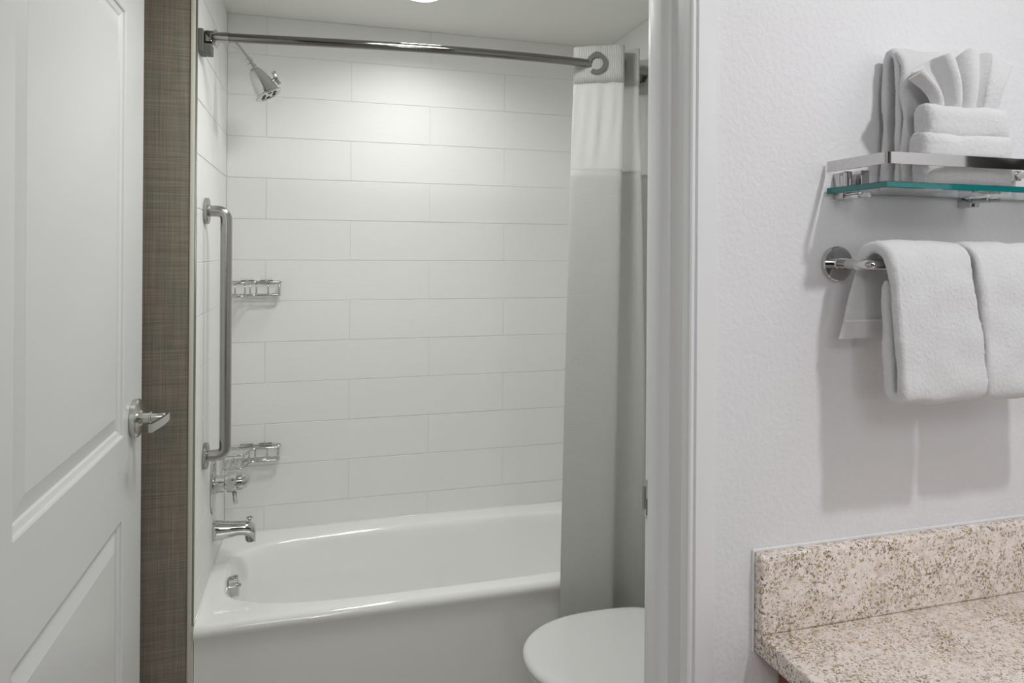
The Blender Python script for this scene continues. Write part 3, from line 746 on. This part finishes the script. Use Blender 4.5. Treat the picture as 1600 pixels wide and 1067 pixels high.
# ------------------------------------------------------------------ towel bar
BZ = 1.4065; BX = 1.037
o0 = (BX, W, BZ)
tb = thing('towel_bar', 'polished steel towel bar with round wall flange below the glass shelf', 'towel bar', o0)
for x in (BX, 1.482):
    bm = bmesh.new(); lathe(bm, [(.0245, 0), (.0250, .0015), (.0250, .0065), (.0235, .008), (.0085, .0085), (.0078, .010)], (x, W, BZ), (0, -1, 0), 44); off(bm, o0); obj('flange', bm, 'polished_nickel', tb, True, 30)
bm = bmesh.new()
tube(bm, arc_path([(BX, W-.008, BZ), (BX, W-.068, BZ), (1.482, W-.068, BZ), (1.482, W-.008, BZ)], .010, 6), .0076, 20); off(bm, o0); obj('bar', bm, 'polished_nickel', tb, True, 50)

# ------------------------------------------------------------------ terry helpers
def fuzz(me, amp=.0009, big=.0025, seed=0.):
    me.update()
    vn = [v.normal.copy() for v in me.vertices]
    for v, n_ in zip(me.vertices, vn):
        p = v.co+Vector((seed, seed*.7, seed*1.3))
        d = amp*(noise.noise(p*330)+.6*noise.noise(p*700)) + big*noise.noise(p*26)
        v.co += n_*d
def sheet_towel(name, path, x_of, th, nx, parent, mat='terry', seed=0., org=(0, 0, 0), amp=.0009, big=.0022, step=.0018):
    """cloth: path = closed (y,z) profile drawn as a centre line with thickness, swept along x; x_of(s, side) gives x extent at arc fraction s"""
    P = [Vector((0, y, z)) for y, z in path]
    # resample
    cum = [0]
    for a, b in zip(P, P[1:]): cum.append(cum[-1]+(b-a).length)
    L = cum[-1]; n_ = max(8, int(L/step)); Q = []
    k = 0
    for i in range(n_+1):
        s = L*i/n_
        while k < len(cum)-2 and cum[k+1] < s: k += 1
        f = (s-cum[k])/max(1e-9, cum[k+1]-cum[k]); Q.append(P[k].lerp(P[k+1], f))
    prof = []
    for side in (1, -1):
        seq = range(n_+1) if side == 1 else range(n_, -1, -1)
        for i in seq:
            d = (Q[min(i+1, n_)]-Q[max(i-1, 0)]).normalized(); nn = Vector((0, d.z, -d.y))
            hw = th/2*min(1, .45+ (min(i, n_-i)/3)*.3)
            prof.append((Q[i]+nn*hw*side, i/n_))
    bm = bmesh.new(); cols = []
    for j in range(nx+1):
        u = j/nx; e = min(u, 1-u)*nx; inset = 1 if e >= 3 else (.45, .75, .92)[int(e)]
        col_ = []
        for idx, (p, s) in enumerate(prof):
            c = Q[int(round(s*n_))]; q = c+(p-c)*inset; x0, x1 = x_of(s)
            col_.append(bm.verts.new((x0+(x1-x0)*u, q.y, q.z)))
        cols.append(col_)
    m_ = len(prof)
    for A, B in zip(cols, cols[1:]):
        for i in range(m_): bm.faces.new((A[i], A[(i+1) % m_], B[(i+1) % m_], B[i]))
    for cc in (cols[0], cols[-1]):
        h = m_//2
        for i in range(h-1):
            try: bm.faces.new((cc[i], cc[i+1], cc[m_-2-i], cc[m_-1-i]))
            except Exception: pass
    bmesh.ops.recalc_face_normals(bm, faces=bm.faces)
    off(bm, org); me = bpy.data.meshes.new(name); bm.to_mesh(me); bm.free()
    fuzz(me, amp, big, seed)
    return link(name, me, mat, parent, True)
def smooth_path(pts, n=8): return [(v.y, v.z) for v in bez([(0, y, z) for y, z in pts], n)]

# hanging towels
def hanging(x0, x1, label, flap, seed, yo=0., zb=1.2255, lean=.012):
    o0 = ((x0+x1)/2, W-.068, BZ)
    t = thing('hand_towel', label, 'towel', o0, 'white hand towels on the towel bar')
    yf = W-.068
    path = smooth_path([(yf-.013, 1.385), (yf-.0135, 1.34), (yf-.016, 1.28), (yf-.018, zb+.022), (yf-.024+yo, zb+.008), (yf-.034+yo, zb+.006), (yf-.041+yo, zb+.016), (yf-.041+yo, zb+.05), (yf-.038+yo, 1.33), (yf-.034+yo, 1.39), (yf-.026+yo, 1.4195), (yf-.008, 1.4300), (yf+.008, 1.4265), (yf+.018, 1.415), (yf+.021, 1.400)])
    def xo(s):
        # narrower towards the top, leans right going down
        d = 1-abs(s-.62)/.62
        k = max(0, min(1, (s-.32)/.35)) if s < .67 else 1
        return (x0+lean*(1-k)*.6+ (0 if s < .67 else -(s-.67)*.03), x1+lean*(1-k)*.5-(.010*max(0, (s-.62)/.1) if s < .72 else .010))
    sheet_towel('folded_body', path, xo, .0165, 84, t, seed=seed, org=o0, amp=.0008, big=.0035)
    if flap:
        p2 = smooth_path([(yf+.030, 1.428), (yf+.033, 1.415), (yf+.034, 1.39), (yf+.033, 1.34), (yf+.033, 1.303)])
        def xo2(s): return (x0+.012-.038*s, x0+.060-.01*s)
        sheet_towel('back_flap', p2, xo2, .0055, 30, t, seed=seed+3, org=o0, amp=.0006, big=.001)
        bm = bmesh.new(); box(bm, x0-.0195, x0+.045, yf+.0290, yf+.0305, 1.326, 1.330, .0005, 1); off(bm, o0); obj('woven_hem', bm, 'hem', t)
    return t
hanging(1.041, 1.180, 'folded white hand towel hung over the bar next to the round flange', True, 1.7)
hanging(1.188, 1.345, 'folded white hand towel hung over the bar, cut off by right photo edge', False, 5.1, yo=.004, zb=1.2245, lean=.008)

# tall folded bath towel standing on the glass shelf
o0 = (1.16, W-.04, GZ+.004)
G0 = GZ+.006
bt = thing('bath_towel', 'tall folded white bath towel standing on the glass shelf behind the fanned one', 'towel', o0)
p_ = smooth_path([(W-.012, G0+.004), (W-.013, 1.58), (W-.012, 1.65), (W-.014, 1.695), (W-.023, 1.709), (W-.033, 1.70), (W-.037, 1.66), (W-.036, 1.60), (W-.037, G0+.004)])
sheet_towel('folded_body', p_, lambda s: (1.106+.003*s, 1.225), .0125, 60, bt, seed=9.1, org=o0, amp=.0008, big=.0045)
p_ = smooth_path([(W-.047, G0+.004), (W-.049, 1.56), (W-.048, 1.62), (W-.049, 1.67), (W-.044, 1.692), (W-.036, 1.706)])
sheet_towel('front_fold', p_, lambda s: (1.108, 1.222-.02*s), .0115, 60, bt, seed=12.4, org=o0, amp=.0008, big=.0045)

# fanned washcloth tucked into a folded band
o0 = (1.165, W-.085, GZ+.004)
ft = thing('fanned_towel', 'white washcloth pleated into a fan above a wrapped towel band on the shelf', 'towel', o0)
def pillow(name, x0, x1, y0, y1, z0, z1, seed, parent, tilt=0.):
    bm = bmesh.new(); nx, nz = 90, int((z1-z0)/.0019); NP = 2*nx
    rows = []
    cxm, hx = (x0+x1)/2, (x1-x0)/2; cym, hy = (y0+y1)/2, (y1-y0)/2
    for k in range(nz+1):
        v = k/nz; e = 1-abs(2*v-1)**5; e = .80+.20*e; zz = z0+(z1-z0)*v; row = []
        for j in range(NP):
            a = 2*PI*j/NP; c, s = math.cos(a), math.sin(a); n_ = 4.5
            r = 1/((abs(c))**n_+(abs(s))**n_)**(1/n_)
            ey = .62+.38*(1-abs(2*v-1)**4)
            X = cxm+hx*r*c*(.965+.035*e); Y = cym+hy*r*s*ey
            row.append(bm.verts.new((X, Y, zz+tilt*(X-cxm)+.0015*math.sin(X*40+seed))))
        rows.append(row)
    for A, B in zip(rows, rows[1:]):
        for j in range(NP): bm.faces.new((A[j], A[(j+1) % NP], B[(j+1) % NP], B[j]))
    bm.faces.new(rows[0][::-1]); bm.faces.new(rows[-1]); off(bm, o0)
    bmesh.ops.recalc_face_normals(bm, faces=bm.faces)
    me = bpy.data.meshes.new(name); bm.to_mesh(me); bm.free(); fuzz(me, .0008, .003, seed); return link(name, me, 'terry', parent, True)
pillow('band', 1.106, 1.246, W-.104, W-.060, 1.577, 1.622, 2.2, ft)
pillow('band', 1.100, 1.250, W-.106, W-.060, 1.545, 1.585, 3.3, ft)
pillow('band', 1.104, 1.252, W-.104, W-.060, G0-.001, 1.553, 4.4, ft)
# fan pleats: (x at top, z at top, depth offset) and matching root points
tops = [(1.083, 1.660, .010), (1.088, 1.668, -.008), (1.094, 1.671, .014), (1.121, 1.688, .012), (1.127, 1.692, -.010), (1.136, 1.694, -.012), (1.150, 1.697, .004), (1.161, 1.699, .006), (1.1635, 1.690, .012), (1.166, 1.699, -.006), (1.173, 1.704, -.012), (1.190, 1.702, -.008), (1.197, 1.700, .010), (1.214, 1.704, .012), (1.222, 1.7035, -.004), (1.224, 1.694, -.010), (1.250, 1.688, -.012), (1.256, 1.684, -.004)]
roots = [(1.120, .004), (1.128, -.006), (1.138, .006), (1.146, .006), (1.152, -.007), (1.158, -.007), (1.164, .002), (1.170, .004), (1.172, .007), (1.175, -.004), (1.180, -.007), (1.186, -.005), (1.189, .006), (1.200, .006), (1.205, -.003), (1.207, -.006), (1.224, -.007), (1.230, -.002)]
# resample across
def lerp_list(L, n_):
    V = bez([tuple(list(a)+[0]*(3-len(a))) for a in L], n_); return V
tv = lerp_list(tops, 7); rv = lerp_list([(x, d) for x, d in roots], 7)
bm = bmesh.new(); NV = 46; rows = []
YC = W-.080; tv = [Vector((1.256-(1.256-v.x)*.93, v.y, v.z)) for v in tv]; rv = [Vector((1.256-(1.256-v.x)*.93, v.y, v.z)) for v in rv]
for k in range(NV+1):
    q = k/NV; row = []
    for a, b in zip(tv, rv):
        x = b.x+(a.x-b.x)*(q**.92); y = YC + b.y*(1-q) + a.z*q; z = 1.612+(a.y-1.612)*q
        # the outer petals curl outwards
        side_ = (a.x-1.168)/.085; x += -.010*math.sin(PI*q)*side_*0.9
        row.append(bm.verts.new((x, y-.006*math.sin(PI*q), z)))
    rows.append(row)
for A, B in zip(rows, rows[1:]):
    for i in range(len(A)-1): bm.faces.new((A[i], A[i+1], B[i+1], B[i]))
off(bm, o0); me = bpy.data.meshes.new('fan_pleats'); bm.to_mesh(me); bm.free(); fuzz(me, .0006, .0, 7.7)
fp = link('fan_pleats', me, 'terry', ft, True)
sd = fp.modifiers.new('thick', 'SOLIDIFY'); sd.thickness = .0055; sd.offset = 0; 
sb_ = fp.modifiers.new('round', 'SUBSURF'); sb_.levels = 1; sb_.render_levels = 1

# ------------------------------------------------------------------ fittings of the dressing area and added fill lights (outside the frame)
cl = thing('ceiling_light', 'small recessed ceiling light above the granite counter, outside the picture', 'light', (1.22, -2.70, ZD))
bm = bmesh.new(); lathe(bm, [(.055, 0), (.056, -.004), (.052, -.007), (.040, -.007), (.038, -.003), (.038, 0)], (0, 0, 0), (0, 0, 1), 40, cap=False); obj('trim_ring', bm, 'trim_paint', cl, True, 40)
bm = bmesh.new(); lathe(bm, [(.039, -.003), (.001, -.0035)], (0, 0, 0), (0, 0, 1), 32); obj('lens', bm, 'lamp_lens', cl, True, 60)
o0 = (.35, -5.2, 1.62)  # unseen housing added for the frontal fill
sc_ = thing('added_fill_lamp', 'added fill lamp on the dark far wall, unseen behind the camera', 'lamp', o0)
bm = bmesh.new(); lathe(bm, [(.07, 0), (.07, .01), (.02, .02), (.012, .03), (.012, .12)], o0, (0, 1, 0), 32); off(bm, o0); obj('wall_plate', bm, 'satin_nickel', sc_, True, 40)
bm = bmesh.new(); lathe(bm, [(.03, .115), (.03, .15), (.001, .151)], o0, (0, 1, 0), 32); off(bm, o0); obj('lamp_cup', bm, 'satin_nickel', sc_, True, 40)
mr = boxo('mirror', (1.518, 1.529, -2.42, -2.03, 1.05, 1.90), 'mirror', bev=.002)
tag(mr, 'frameless mirror over the counter, outside the picture on the right', 'mirror')
bm = bmesh.new(); box(bm, -.2, .6, -4.3, -3.5, ZD-.03, ZD, .006, 2)  # unseen panel added to house the dressing area fill
o = obj('ceiling_light', bm, 'trim_paint', None, True, 35); tag(o, 'added square fill light panel, unseen behind the camera', 'light')
